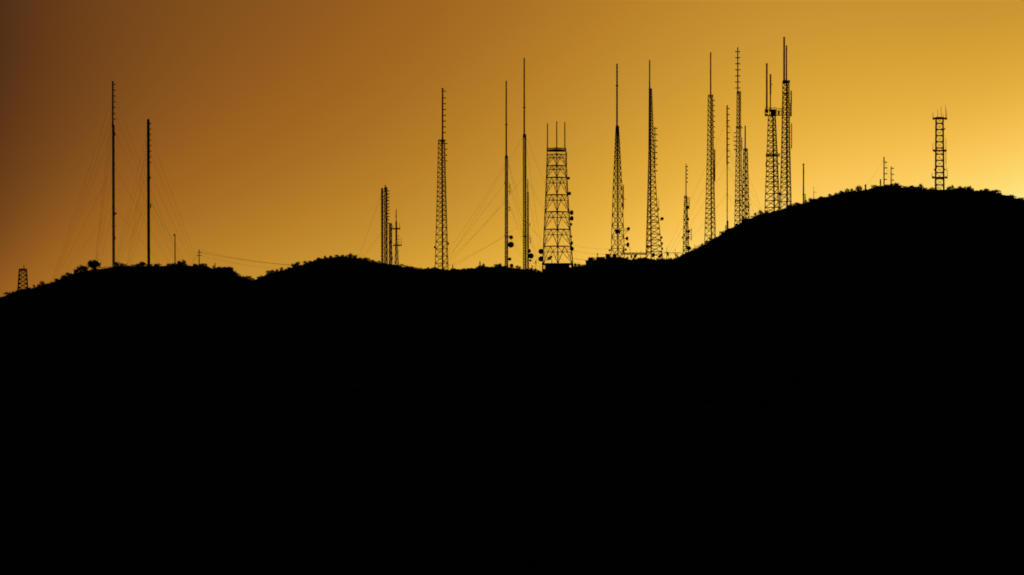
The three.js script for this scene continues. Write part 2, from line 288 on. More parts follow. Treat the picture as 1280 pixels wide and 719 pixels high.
// ---------------------------------------------------------------- towers and masts
{ // short square tower on the far slope
  const t = tower('short squat four-legged lattice tower standing alone on the lower slope', 28.4, 5);
  t.lattice({ n: 4, rot: 45, profile: [[336.5, 6.2, 28.5], [365, 8.6, 28.3]], step: () => 5.2, style: 'x', leg: 0.8, brace: 0.42 });
  t.platform(24, 33, 336, 337.6); t.whip(29.6, 331.5, 337, 0.8); t.flush();
}
{ // the pair of guyed masts
  const t = tower('taller of two guyed masts, ladder of seven short antenna bays on top', 141.5, 4, null, 'guyed_mast', 'mast');
  t.lattice({ rot: 20, profile: [[156, 1.25, 141.3], [331, 1.35, 141.7]], step: () => 3.2, leg: 0.95 });
  t.pole(140.8, 102, 160, 1.5, { cap: 1, taper: 1, joints: [156.5], bays: span(105.5, 149, 7), len: 3.4 });
  t.panel(143.4, 166, 169.5, 0.9, 0.4, 1); t.dish(142.9, 206, 0.9, 10); t.dish(144.0, 267, 1.2, 60); t.panel(143.6, 296, 300, 0.8, 0.4, 1);
  t.bar('cross_arm', t.p(138.6, 283), t.p(145.6, 283), 0.5 * t.S); t.feed(2, 0.35).flush(); t.guys([119, 141, 163, 209, 259], 110, 20);
}
{
  const t = tower('shorter of two guyed masts, eight stubby antenna bays down its upper half', 185.5, 5, null, 'guyed_mast', 'mast');
  t.lattice({ rot: 35, profile: [[150, 1.3, 185.2], [331, 1.35, 185.8]], step: () => 2.9, leg: 1.0 });
  t.pole(185.1, 149, 154, 1.2, { cap: 1 }); t.bays(186, span(154.5, 203, 8), 2.8);
  t.dish(187, 222.3, 1.2, 40); t.panel(188.4, 254.5, 260, 0.7, 0.3, 2); t.feed(1, 0.4).flush(); t.guys([164, 187, 215, 250], 77, 10);
}
{
  const t = tower('narrow ladder-like guyed mast beside the comb-like tower', 477.8, 5, null, 'guyed_mast', 'mast');
  t.lattice({ rot: 40, profile: [[235.5, 1.35, 477.7], [331, 1.3, 477.9]], step: () => 4.1, leg: 0.62 });
  t.bays(476.9, span(240, 284, 10), 2.6); t.flush(); t.guys([242, 292], 30, 178, 0.07);
}
{
  const t = tower('comb-like lattice tower with a column of short bays, tallest of the close cluster of four', 482.4, 12);
  t.lattice({ rot: 40, profile: [[234.5, 1.9, 482.3], [332, 2.3, 482.5]], step: () => 4.1, style: 'zig', leg: 0.7, brace: 0.42 });
  t.pole(481.6, 232, 240, 1, { cap: 1 }); t.bays(483.4, span(238.6, 279, 11), 3.4); t.feed(1, 0.4).flush();
}
{
  const t = tower('low straight lattice tower with one small round dish, hugging the comb-like tower', 488.1, 9);
  t.lattice({ rot: 30, profile: [[279.5, 1.9, 488], [332, 2.1, 488.1]], step: () => 3.8, style: 'zig', leg: 0.7, brace: 0.42 });
  t.dish(487.6, 303.4, 1.35, 90, 1.2); t.panel(490.3, 321, 325, 0.9, 0.4, 1); t.feed(0, 0.35).flush();
}
{
  const t = tower('slender spire with two cross-arm decks carrying upright whips', 495.7, 4);
  t.lattice({ rot: 30, profile: [[277, 0.75, 495.2], [300, 1.2, 495.4], [333, 2.9, 495.8]], step: () => 4.4, style: 'zig', leg: 0.55, brace: 0.34 });
  t.pole(495.2, 261.5, 279, 0.8, { joints: [270] });
  t.platform(490.6, 500, 285.2, 286.8, 0, 0, 4); t.platform(491.6, 501.8, 306, 307.6, 0, 0, 4);
  t.whip(499.6, 278.5, 286).whip(491, 282, 286).whip(498.6, 293, 306.5, 0.4).whip(501.4, 297, 306.5, 0.4).bar('cross_arm', t.p(496, 314), t.p(499.5, 314), 0.4 * t.S); t.flush();
}
{
  const t = tower('tapering three-legged tower crowned by a pole with a comb of eight bays', 552.4, 6);
  t.lattice({ profile: [[175, 4.5, 552.1], [250, 6.6, 552.3], [338, 9.5, 552.5]], step: py => py > 280 ? 8.9 : 6, leg: 0.75 });
  t.pole(553.2, 110.5, 181, 1.55, { cap: 1, taper: 0.9, bays: [113.9, 122.4, 129.7, 137, 144.3, 151.4, 158.6, 165.8], len: 4.2 });
  t.platform(548.2, 556.4, 174.6, 176.2, 0, 0, 7); t.bays(555.6, [179.4, 186.6, 194, 201.2], 3.4);
  t.feed(2, 1.25).feed(0, 0.5); t.dish(559.8, 304.6, 1.5, 20); t.dish(543.6, 309, 1.4, 160); t.flush();
}
{
  const t = tower('guyed mast with a smooth upper pole and four round dishes stacked near its foot', 633.4, 4, null, 'guyed_mast', 'mast');
  t.lattice({ rot: 176, profile: [[195, 1.85, 633.4], [336, 2.2, 633.5]], step: () => 3, style: 'zig', leg: 0.8, brace: 0.42 });
  t.pole(632.8, 101, 198, 1.45, { taper: 0.8, joints: [156, 195.5] });
  t.dish(638.6, 296.8, 2.2, 60, 1.4).dish(638.3, 306, 3.3, 75, 2).dish(636.9, 324, 1.9, 60, 1.4).dish(639.2, 332, 2, 70, 1.4).dish(631.2, 229, 1, 170);
  t.panel(637.2, 230, 243, 0.45, 0.4, 2); t.panel(637, 258, 264, 0.45, 0.3, 2);
  t.bar('cross_arm', t.p(630.4, 295), t.p(637.5, 295), 0.8 * t.S); t.feed(1, 0.5).flush(); t.guys([200, 224, 250, 294], 88, 176);
}
{
  const t = tower('tallest slender guyed mast, needle pole above a narrow ladder shaft', 656.2, 7, null, 'guyed_mast', 'mast');
  t.lattice({ rot: 164, profile: [[168, 2.1, 655.9], [337, 2.3, 656.3]], step: () => 3.4, leg: 0.72, brace: 0.38 });
  t.pole(655.3, 72.5, 172, 1.45, { taper: 0.8, joints: [134.5, 169] });
  t.bar('cross_arm', t.p(652.2, 295.4), t.p(661.6, 295.4), 0.9 * t.S); t.feed(1, 0.4).flush(); t.guys([171, 222, 279], 110, 164);
}
{
  const t = tower('thin companion mast with a small dish stack, pressed against the needle-topped mast', 660, 14, null, 'radio_mast', 'mast');
  t.lattice({ rot: 30, profile: [[240, 0.75, 659.9], [338, 0.9, 660.1]], step: () => 3, leg: 0.6, brace: 0.3 });
  t.pole(659.8, 224.5, 243, 0.8);
  t.dish(661.2, 313.8, 2, 60, 1.4).dish(663.5, 320, 3, 75, 2).dish(662.8, 325.8, 1.3, 70, 1.2); t.panel(662.4, 278, 283, 0.4, 0.2, 1); t.panel(663, 296, 305, 0.4, 0.2, 2); t.flush();
}
{ // the broad tower with three poles
  const t = tower('broad three-legged tower with an open braced frame and three poles on its crown deck', 697, 16);
  const S = t.S, prof = [[186, 13.3, 695.7], [243.5, 16, 696.1], [342, 22.4, 697.4]], L = { n: 3, rot: 30, profile: prof }; t.L = L;
  const P = (k, py) => t.corner(L, k % 3, py), rows = [189, 192.8, 207.1, 221.8, 243.5, 264.8, 286.7, 307.9, 330, 342];
  for (let k = 0; k < 3; k++) {
    const pts = [186, 243.5, 342].map(py => P(k, py)); pts.push(pts[2].clone().add(pts[2].clone().sub(pts[1]).multiplyScalar(0.06)));
    part(t.g, 'leg', mg([barGeo(pts[3], pts[2], 1.35 * S, 8), barGeo(pts[2], pts[1], 1.35 * S, 8, 1.15 * S), barGeo(pts[1], pts[0], 1.15 * S, 8, 0.95 * S)]), M.steel);
    const f = part(t.g, 'footing', new THREE.CylinderGeometry(0.9, 1, 1.4, 8), M.concrete); f.position.copy(pts[2]); f.position.y = t.gy(pts[2].x, pts[2].z);
    for (let i = 1; i < rows.length; i++) {
      const a = P(k, rows[i]), b = P(k + 1, rows[i]), w = i === 1 || i > 8 ? 0.6 : 1.0;
      if (i < rows.length - 1) t.bar('horizontal_beam', a, b, w * S);
      if (i < 1 || i > 7) continue;
      const a2 = P(k, rows[i + 1]), b2 = P(k + 1, rows[i + 1]), m = a.clone().lerp(b, 0.5), f3 = 0.33;
      const s0 = a.clone().lerp(a2, f3), s1 = b.clone().lerp(b2, f3), d0 = m.clone().lerp(a2, f3), d1 = m.clone().lerp(b2, f3), e0 = m.clone().lerp(a2, 0.66), e1 = m.clone().lerp(b2, 0.66);
      t.bar('diagonal_brace', m, a2, 0.62 * S); t.bar('diagonal_brace', m, b2, 0.62 * S);
      t.bar('secondary_beam', s0, s1, 0.46 * S);
      t.bar('secondary_brace', a, d0, 0.32 * S); t.bar('secondary_brace', b, d1, 0.32 * S);
      t.bar('secondary_brace', s0, e0, 0.3 * S); t.bar('secondary_brace', s1, e1, 0.3 * S);
      t.bar('secondary_brace', d0, a.clone().lerp(m, 0.55), 0.3 * S); t.bar('secondary_brace', d1, b.clone().lerp(m, 0.55), 0.3 * S);
    }
  }
  t.feed(0, 0.45, 200, 340, 0.1).feed(1, 0.45, 192, 340, 0.1).feed(2, 0.6, 190, 340, 0.06);
  const deck = []; for (let k = 0; k < 3; k++) for (const py of [185.4, 187.3, 189.2]) deck.push(barGeo(P(k, py).multiply(V(1.04, 1, 1.04)), P(k + 1, py).multiply(V(1.04, 1, 1.04)), 0.75 * S));
  for (let k = 0; k < 3; k++) for (let i = 0; i <= 8; i++) { const a = P(k, 185.4).lerp(P(k + 1, 185.4), i / 8).multiply(V(1.04, 1, 1.04)), b = a.clone(); b.y = t.y(189.2); deck.push(barGeo(a, b, 0.5 * S)); }
  const tri = new THREE.Shape(); [0, 1, 2].forEach(k => { const c = P(k, 187); k ? tri.lineTo(c.x, -c.z) : tri.moveTo(c.x, -c.z); });
  deck.push(new THREE.ExtrudeGeometry(tri, { depth: 0.3, bevelEnabled: false }).rotateX(-Math.PI / 2).translate(0, t.y(188.6), 0));
  part(t.g, 'platform', mg(deck), M.darkSteel);
  [[1, 684.4, 154], [2, 695.8, 152.3], [0, 706.1, 152.3]].forEach(([k, px, top]) => t.pole(px, top, 186.5, 1.05, { z: P(k, 186).z, taper: 0.85 }));
  t.panel(708.4, 190, 213, 0.5, P(0, 200).z, 3);
  const zr = P(0, 290).z + 1;
  t.dish(710.6, 222.6, 1.6, 40, zr).dish(711.6, 241.7, 2, 45, zr).dish(714, 265.7, 2.6, 35, zr).dish(714.2, 272.9, 2.6, 35, zr).dish(713.6, 280.4, 1.7, 30, zr).dish(714.2, 295.6, 1.2, 30, zr).dish(714.4, 303.6, 1.8, 40, zr).dish(714.6, 310.9, 2.3, 60, zr);
  t.dish(676.5, 314.3, 2.9, 100, P(1, 314).z + 2).dish(676.4, 323.6, 2.9, 100, P(1, 323).z + 2); t.flush('gusset_plates');
}
{
  const t = tower('slim symmetric tower tapering to a needle, a round dish on its front leg', 772.2, 14);
  t.lattice({ rot: 30, profile: [[157.5, 2, 771.7], [235, 6.5, 772.1], [325, 9.9, 772.3]], step: py => clamp(2.6 + (py - 157) * 0.085, 3, 14.4), style: 'x', leg: 0.72, brace: 0.42 });
  t.pole(771.3, 79.5, 160, 1.6, { taper: 0.85, joints: [107, 158] }); t.feed(2, 0.85);
  const z = t.corner(t.L, 0, 290).z + 1;
  t.panel(779.4, 231, 262, 0.7, z, 3); t.bar('cross_arm', t.p(778, 249, z), t.p(783, 249, z), 0.5 * t.S);
  t.dish(771.8, 289.6, 2.7, 92, t.corner(t.L, 2, 290).z + 1); t.bar('boom', t.p(773, 288.4, z), t.p(785.2, 288.4, z), 0.6 * t.S); t.bar('boom_strut', t.p(779.5, 294.6, z), t.p(785.2, 288.6, z), 0.45 * t.S);
  t.dish(785.3, 286, 1.9, 60, z).dish(783.4, 298.2, 2.2, 20, z).dish(784.4, 306, 2.6, 15, z).dish(782, 312, 1.4, 30, z).dish(779.3, 314.2, 1.3, 60, z).dish(762.4, 313, 1.3, 150, z); t.flush();
}
{
  const t = tower('flaring tower with one steep side, comb of eight bays on its flank', 814, 15);
  t.lattice({ rot: 16, profile: [[111, 1.9, 812.9], [190, 3.9, 813.8], [255, 6.9, 814.5], [322, 12.3, 816.5]], step: py => clamp(2.2 + (py - 111) * 0.038, 3, 7.3), leg: 0.8, brace: 0.45 });
  t.pole(812.1, 75, 115, 1.35, { taper: 0.75, joints: [111.5] }); t.feed(2, 1.2).feed(1, 0.7);
  const z = t.corner(t.L, 0, 280).z;
  t.pole(818.7, 158.5, 215, 0.75, { name: 'bay_column', taper: 1, z: 0.6 }); t.bays(816.8, span(160.6, 213.6, 8), 5, 1, 0.6);
  t.whip(823.5, 247, 264, 0.5, z); t.dish(823, 261.5, 1.2, 30, z); t.bar('boom', t.p(814, 275.6, z), t.p(827, 275.6, z), 0.6 * t.S);
  t.dish(827.6, 273.4, 1.8, 70, z).dish(826.8, 297, 1.5, 15, z).dish(827.2, 304.5, 1.7, 20, z).dish(827.7, 311, 1.4, 20, z).dish(809.6, 308.5, 1.5, 110, z + 4); t.flush();
}
{
  const t = tower('small tower at the foot of the rising hillside, hung with dishes and a side frame', 857.7, 6);
  t.lattice({ rot: 37, profile: [[245, 2, 857.4], [318, 4.3, 857.9]], step: () => 4.8, style: 'zig', leg: 0.72, brace: 0.42 });
  t.pole(857.6, 205, 248, 0.95, { taper: 0.85, bays: span(208.4, 227.5, 5), len: 2.3 });
  t.dish(859.6, 259.2, 1.6, 40, 0.8).dish(859.7, 274, 1.6, 40, 0.8).dish(860.6, 289.5, 1.7, 50, 0.8).dish(860.4, 296.5, 1.4, 50, 0.8).dish(861.2, 310.5, 2.3, 80, 1.2).dish(853.6, 297, 1.2, 150, 0.4);
  t.panel(861.4, 246, 262, 0.6, 0.6, 3).panel(864.2, 285, 301, 0.5, 0.6, 3); t.feed(2, 0.4).flush();
}
{
  const t = tower('tower with stacked stub bays and one dark flank panel, thin needle on top', 888.4, 6);
  t.lattice({ profile: [[119, 3.3, 888.4], [200, 4.7, 888.4], [303, 8, 888.4]], step: py => py > 285 ? 9 : 6.1, leg: 0.72, brace: 0.42 });
  t.pole(888.4, 65, 123, 1.3, { taper: 0.85 }); t.platform(886, 891.4, 118.5, 120.5, 0, 0, 5);
  t.bays(891, span(125.4, 171.8, 8), 2.6); t.panel(893.4, 187, 227, 0.95, 1, 4); t.feed(2, 1.0).feed(0, 0.45).flush();
}
{
  const t = tower('very thin guyed mast on the rising hillside with ten one-sided bays', 909, 3, null, 'guyed_mast', 'mast');
  t.pole(909, 131.5, 206, 1.35, { taper: 0.9, bays: span(135.8, 203.5, 10), len: 3.1 }); t.pole(909.1, 205, 278, 0.85, { name: 'shaft', taper: 1, joints: [243] });
  t.pole(909.4, 276, 291, 1.9, { name: 'base_section', taper: 0.9 }); t.guys([150, 182, 207, 243], 96, 176, 0.06);
}
{
  const t = tower('tower topped by a spike with seven double-sided cross bays', 924, 5);
  t.lattice({ rot: 37, profile: [[114.5, 2.8, 923.9], [160, 3, 923.7], [185, 3.7, 923.7], [282, 5.9, 924]], step: py => py < 160 ? 5 : 6.2, leg: 0.68, brace: 0.42 });
  t.pole(922.3, 59, 118, 1.2, { taper: 0.8, bays: span(64.6, 110, 7), len: 3.1, side: 0 });
  t.platform(920.2, 927.6, 158.6, 160.4, 0, 0, 5); t.bays(921, span(166, 187, 5), 3.4, -1); t.panel(927.6, 172, 188, 0.5, 0.6, 2);
  t.platform(919.6, 925.4, 250, 254.5, 0, 1.5, 3); t.dish(924.8, 257.5, 1.2, 70, 2); t.feed(2, 0.7, 114.5, 280).flush();
}
{
  const t = tower('shorter lattice tower with a plain pole, close beside the spike-topped tower', 932.2, 10);
  t.lattice({ rot: 30, profile: [[186, 2.9, 932], [276, 5.1, 932.4]], step: () => 4.4, style: 'zig', leg: 0.72, brace: 0.45 });
  t.pole(931.6, 157, 190, 1.25, { taper: 0.9, joints: [186] }); t.bar('cross_arm', t.p(931, 256.4), t.p(939, 256.4), 0.6 * t.S); t.dish(935.6, 259, 1.1, 60, 1);
  t.feed(2, 0.4).flush();
}
{
  const t = tower('tower carrying a wide crown deck bridged across to its neighbour, two poles on top', 966.2, 5);
  t.lattice({ profile: [[144, 5.2, 965.4], [194, 7.6, 965.9], [268, 11, 966.4]], step: py => py > 240 ? 8.6 : 6.4, style: 'single', leg: 0.85, brace: 0.48 });
  t.platform(956.4, 970.5, 137, 145, 2.2, 0, 9); t.platform(970.6, 979.4, 138.5, 144.5, 2.8, 0, 4.5);
  { const c = [[957, 960.4, 137.6, 141], [963.4, 969.8, 137.4, 144.4], [956.8, 959.2, 142.4, 144.8], [972.4, 974.6, 138.6, 144]].map(([a, b, y0, y1]) => new THREE.BoxGeometry((b - a) * t.S, (y1 - y0) * t.S, 2.2).translate(t.x((a + b) / 2), t.y((y0 + y1) / 2), 0.2)); for (const g of c) part(t.g, 'equipment_cabinet', g, M.darkSteel); }
  t.pole(958.6, 79, 141, 1.7, { taper: 0.9 }); t.pole(963, 92.5, 140, 1.1, { taper: 1, z: 1 });
  t.panel(963.1, 93.5, 118, 1.3, 1, 1);
  t.platform(957.8, 974.4, 193, 195.6, 1.2, 0, 13); t.panel(957.6, 202, 208, 0.8, 1, 1); t.dish(974.3, 242.4, 1.7, 40, 2).dish(957.3, 232, 0.9, 150, 1).dish(973.4, 205, 1, 30, 1);
  t.feed(2, 1.2).feed(0, 0.75).flush();
}
{
  const t = tower('tall tower with twin poles and offset side panels, beside the crown-deck tower', 983, 9);
  t.lattice({ profile: [[101, 4.7, 983], [117, 4.8, 982.9], [180, 6, 982.8], [261, 8.3, 982.9]], step: py => py > 235 ? 9 : 6.2, leg: 0.85, brace: 0.48 });
  t.platform(979.2, 987.2, 100.5, 103, 0, 0, 6); t.platform(978.2, 986.6, 117, 119.4, 0, 0, 6);
  t.pole(980.3, 46, 105, 1.75, { taper: 0.9 }); t.pole(983, 57, 105, 1.35, { taper: 0.95, z: 1.5 });
  const z = t.corner(t.L, 0, 140).z; t.panel(989.3, 113, 130, 1, z, 2).panel(988.9, 128, 145.5, 1.3, z, 3).panel(989.8, 154, 186, 0.7, z, 4);
  t.feed(2, 1.4).feed(0, 0.55).feed(1, 0.4, 120).flush();
}
{
  const t = tower('plain stout pole with a small collar near its foot, bare hillside around', 1004.6, 3, null, 'radio_pole', 'pole');
  t.pole(1004.5, 205, 257, 1.35, { taper: 0.9, cap: 1, name: 'shaft' }); t.platform(1003.6, 1007, 242.6, 244.4, 0, 0, 3); t.panel(1006.6, 245, 250, 0.8, 0.4, 1);
}
{
  const t = tower('tiny whip mast with one short cross arm among shrubs', 1017.4, 2, null, 'radio_mast', 'mast');
  t.pole(1017.3, 233.5, 251, 0.55, { taper: 0.5, name: 'shaft' }); part(t.g, 'cross_arm', barGeo(t.p(1017, 240.2), t.p(1020.6, 240.2), 0.5 * t.S), M.steel);
}
{
  const t = tower('small hilltop mast with four one-sided bays next to a cactus', 1105.2, 4, null, 'radio_mast', 'mast');
  t.pole(1105.2, 196, 235, 1.15, { taper: 0.85, bays: [203, 210, 217.2, 224.4], len: 3.9, name: 'shaft' }); t.guys([199], 26, 180, 0.06);
}
{
  const t = tower('smallest hilltop mast with three one-sided bays, half behind a shrub', 1114.1, 5, null, 'radio_mast', 'mast');
  t.pole(1114.1, 208, 235, 0.95, { taper: 0.9, bays: [210.5, 218, 225.4], len: 3.4, name: 'shaft' });
}
{
  const t = tower('straight four-legged hilltop tower with three ringed decks of whip antennas', 1174.6, 6);
  t.lattice({ n: 4, rot: 45, profile: [[147, 6, 1174.6], [239, 7.3, 1174.8]], step: () => 7.7, style: 'single', leg: 1.2, brace: 0.85, diag: 0.34 });
  for (const [a, b, y0, y1] of [[1166.6, 1182.8, 147.4, 149], [1167.4, 1182, 187.6, 189.2], [1167, 1182.6, 221.2, 222.6]]) t.platform(a, b, y0, y1, 0, 0, 9);
  for (const [y, o] of [[148.4, 9], [188.5, 8.4], [222, 9.4]]) for (const sd of [-1, 1]) { const b = barGeo(t.p(1174.7 + sd * (o - 2.6), y, 1.5), t.p(1174.7 + sd * o, y, 1.5), 2.8 * t.S); part(t.g, 'antenna_bracket', b, M.darkSteel); }
  t.whip(1166.3, 140, 148).whip(1172.4, 136.4, 148).whip(1176.6, 132.6, 148).whip(1179, 141, 148, 0.4).whip(1182.2, 132, 148).whip(1183.4, 137, 148, 0.4);
  t.whip(1166.2, 178, 188).whip(1182.6, 172.5, 205, 0.5).whip(1165.2, 215.6, 222, 0.5).whip(1184.3, 211, 222, 0.5).whip(1183, 205, 215, 0.35);
  t.panel(1169.3, 199, 211, 0.9, 2, 2).dish(1168.8, 212.4, 1.2, 130, 2).dish(1180.4, 161.5, 0.9, 40, 2).dish(1180.6, 212, 0.9, 30, 2); t.feed(3, 0.4).flush();
}

// ---------------------------------------------------------------- poles, wires, rails
{
  const t = new Thing('lamp_post', 'lone slim lamp post with a small drooping head, on the crest of the guyed pair', 'lamp post', 218.5, 3);
  part(t.g, 'post', barGeo(t.p(218.6, 334), t.p(218.6, 293.2), 1.4 * t.S, 8, 1.1 * t.S), M.steel);
  const a = part(t.g, 'arm', new THREE.TubeGeometry(new THREE.CatmullRomCurve3([t.p(218.6, 294), t.p(218.5, 292.2), t.p(217.8, 292.2)]), 8, 0.3 * t.S, 6), M.steel);
  const h = part(a, 'lamp_head', new THREE.SphereGeometry(1, 12, 8), M.darkSteel); h.position.copy(t.p(217.4, 293.8)); h.scale.set(0.7 * t.S, 1.3 * t.S, 0.7 * t.S); h.rotation.z = -0.45;
}
{
  const t = new Thing('utility_pole', 'wooden utility pole with two crossarms and wires running to the next rise', 'utility pole', 248.8, 2);
  const S = t.S; part(t.g, 'post', barGeo(t.p(248.8, 335), t.p(248.8, 311.8), 1.25 * S, 8, 1.0 * S), M.wood);
  for (const [a, b, py] of [[245.6, 251.8, 319.6], [247, 251.6, 316]]) { const c = part(t.g, 'crossarm', barGeo(t.p(a, py), t.p(b, py), 0.7 * S), M.wood); for (const x of [a + 0.4, b - 0.4]) part(c, 'insulator', barGeo(t.p(x, py), t.p(x, py - 1.2), 0.5 * S, 6), M.dish); }
  const wire = (p, q, sag, r) => { const pts = []; for (let i = 0; i <= 12; i++) { const u = i / 12, v = p.clone().lerp(q, u); v.y -= sag * 4 * u * (1 - u); pts.push(v); } part(t.g, 'overhead_wire', new THREE.TubeGeometry(new THREE.CatmullRomCurve3(pts), 24, r, 4), M.cable); };
  const far = (px, off) => { const d = crestDepthPx(px) + off, x = toX(px, d) - t.g.position.x, z = t.d - d; return V(x, t.gy(x, z) + 0.6, z); };
  wire(t.p(251.4, 316), far(372, 3), 0.9, 0.065); wire(t.p(249, 312.4), far(376, 5), 1.5, 0.035); wire(t.p(251.6, 319.4), far(357, 4), 1.3, 0.03);
  const gx = t.x(236), gz = 2; wire(t.p(248, 317), V(gx, t.gy(gx, gz) + 0.1, gz), 0.05, 0.06);
}
function railing(label, x0, x1, lift, behind, name = 'guard_rail', step = 4.2) {
  const t = new Thing(name, label, 'guard rail', (x0 + x1) / 2, behind), S = t.S, pts = [];
  const n = Math.round((x1 - x0) / step); for (let i = 0; i <= n; i++) { const x = t.x(x0 + (x1 - x0) * i / n), y = t.gy(x, 0); pts.push(V(x, y + lift * S, 0)); part(t.g, 'post', barGeo(V(x, y - 0.3, 0), V(x, y + lift * S, 0), 0.3 * S), M.steel); }
  for (let i = 1; i <= n; i++) part(t.g, 'rail', barGeo(pts[i - 1], pts[i], 0.55 * S), M.steel);
}
railing('low guard rail on the slope between the lone round tree and the taller guyed mast', 119, 139, 1.9, 3);
railing('low guard rail along the flat crest between the shorter guyed mast and the lamp post', 150, 217, 3.0, 4);
function post(px, top, w, label, behind = 2, lean = 0) { const t = new Thing('marker_post', label, 'post', px, behind); part(t.g, 'shaft', barGeo(t.p(px, t.py0 + 1), t.p(px + lean, top), w * t.S, 7, w * 0.85 * t.S), M.wood); part(t.g, 'cap', barGeo(t.p(px + lean, top + 0.3), t.p(px + lean, top - 0.25), w * 1.25 * t.S, 7), M.wood); }
post(565.8, 331, 1.0, 'short wooden post beside the foot of the tower with the eight-bay pole');
post(907.2, 282, 1.2, 'short thick post beside the foot of the very thin guyed mast');
post(899.6, 290, 0.8, 'thin stake on the rising hillside below the very thin guyed mast');
{ // picket stakes on the shoulder
  const t = new Thing('picket_fence', 'row of bare pickets on the shoulder between the dish-hung tower and the flank-panel tower', 'fence', 873, 3), S = t.S, pts = [];
  for (const [px, top] of [[868.6, 305.8], [871.2, 307.6], [873, 306.6], [875.4, 305.8], [877.6, 303.5]]) { const x = t.x(px), y = t.gy(x, 0); part(t.g, 'post', barGeo(V(x, y - 0.4, 0), V(x, t.y(top), 0), 0.62 * S), M.wood); pts.push(V(x, Math.min(y + 1.3, t.y(top) - 0.1), 0)); }
  for (let i = 1; i < pts.length; i++) part(t.g, 'rail', barGeo(pts[i - 1], pts[i], 0.3 * S), M.wood);
}
{ // cable bridge between the needle tower and the flaring tower
  const t = new Thing('cable_bridge', 'straight raised cable tray between the needle-topped tower and the flaring tower', 'cable tray', 792, 14), S = t.S;
  const list = []; for (const z of [-0.5, 0.5]) for (const py of [316.1, 318.4]) list.push(barGeo(t.p(777, py, z), t.p(809, py, z), 0.6 * S)); for (let i = 0; i <= 14; i++) { const px = 777 + 32 * i / 14; list.push(barGeo(t.p(px, 316.1, -0.5), t.p(px, 318.4, 0.5), 0.35 * S)); }
  part(t.g, 'tray', mg(list), M.steel); part(t.g, 'cable_bundle', barGeo(t.p(777, 317.2), t.p(809, 317.2), 1.0 * S, 8), M.cable);
  for (const px of [784.5, 792.5, 801]) { const x = t.x(px); part(t.g, 'support_post', barGeo(V(x, t.gy(x, 0) - 0.3, 0), t.p(px, 318.2), 0.5 * S), M.steel); }
  for (const [px, top] of [[787.6, 309], [795.6, 314], [801.4, 313]]) part(t.g, 'whip_antenna', barGeo(t.p(px, 316), t.p(px, top), 0.4 * S, 6), M.steel);
}
{
  const t = new Thing('cable_bridge', 'thin raised cable run between the flaring tower and the dish-hung tower', 'cable tray', 842, 10), S = t.S;
  part(t.g, 'tray', mg([barGeo(t.p(829, 315.4), t.p(854, 316.2), 0.4 * S), barGeo(t.p(829, 316.2, 0.4), t.p(854, 317, 0.4), 0.3 * S)]), M.steel);
  for (const px of [835.5, 847]) { const x = t.x(px); part(t.g, 'support_post', barGeo(V(x, t.gy(x, 0) - 0.3, 0), t.p(px, 315.8), 0.4 * S), M.steel); }
}
// ground dishes among the equipment
const BOWL = new THREE.LatheGeometry([[0.001, 0], [0.3, 0.03], [0.6, 0.11], [0.85, 0.23], [1, 0.33], [1, 0.38], [0.84, 0.28], [0.58, 0.16], [0.28, 0.08], [0.001, 0.05]].map(([r, y]) => new THREE.Vector2(r, y)), 24);
function groundDish(px, py, r, tilt, yaw, label, behind = 9, whip) {
  const t = new Thing('satellite_dish', label, 'satellite dish', px, behind), S = t.S, c = t.p(px, py);
  part(t.g, 'post', barGeo(V(0, t.gy(0, 0) - 0.4, 0), c, 0.7 * S, 7), M.steel);
  const b = part(t.g, 'reflector', BOWL, M.dish); b.position.copy(c); b.scale.setScalar(r * 1.55 * S); b.rotation.set(0.35, rad(yaw), rad(tilt), 'YXZ');
  const f = part(b, 'feed_horn', mg([barGeo(V(0.95, 0.34, 0), V(0, 0.95, 0), 0.07), barGeo(V(-0.5, 0.34, 0.8), V(0, 0.95, 0), 0.07), barGeo(V(0, 0.85, 0), V(0, 1.1, 0), 0.2, 8)]), M.darkSteel);
  if (whip) part(t.g, 'whip_antenna', barGeo(c, t.p(px - 0.6, whip), 0.4 * S, 6), M.steel);
}
groundDish(788.4, 320.6, 1.7, -75, 20, 'small dish turned edgewise, under the tray next to the needle-topped tower');
groundDish(785.4, 322.6, 1.3, -60, 200, 'very small low dish at the foot of the needle-topped tower');
groundDish(795.2, 320.6, 1.9, -60, 160, 'upright dish under the middle of the raised cable tray');
groundDish(817.6, 319.2, 2.0, -70, 150, 'dish standing between the legs of the flaring tower', 4);
groundDish(826.4, 320.6, 2.6, 48, 10, 'steeply tilted dish at the outer foot of the flaring tower', 3);
groundDish(833.6, 317.8, 2.0, 65, 150, 'upright dish with a tall whip just past the flaring tower', 6, 308.5);
groundDish(844.6, 319.6, 2.0, -24, 20, 'nearly flat dish with a whip where the hillside begins to rise', 2, 310.5);
{ // small aerial post by the twin masts
  const t = new Thing('aerial_post', 'short aerial post with small panels between the thin companion mast and the roofed shelter', 'aerial', 669.8, 3), S = t.S;
  part(t.g, 'shaft', barGeo(t.p(669.8, 341), t.p(669.8, 325), 0.6 * S, 6), M.steel); part(t.g, 'cross_arm', barGeo(t.p(667.4, 329), t.p(671.2, 329), 0.55 * S), M.steel);
  part(t.g, 'panel_antenna', barGeo(t.p(669.9, 329), t.p(669.7, 326.6), 1.3 * S, 6), M.dish); part(t.g, 'whip_antenna', barGeo(t.p(670, 326.6), t.p(670.4, 324.6), 0.4 * S, 6), M.steel);
}
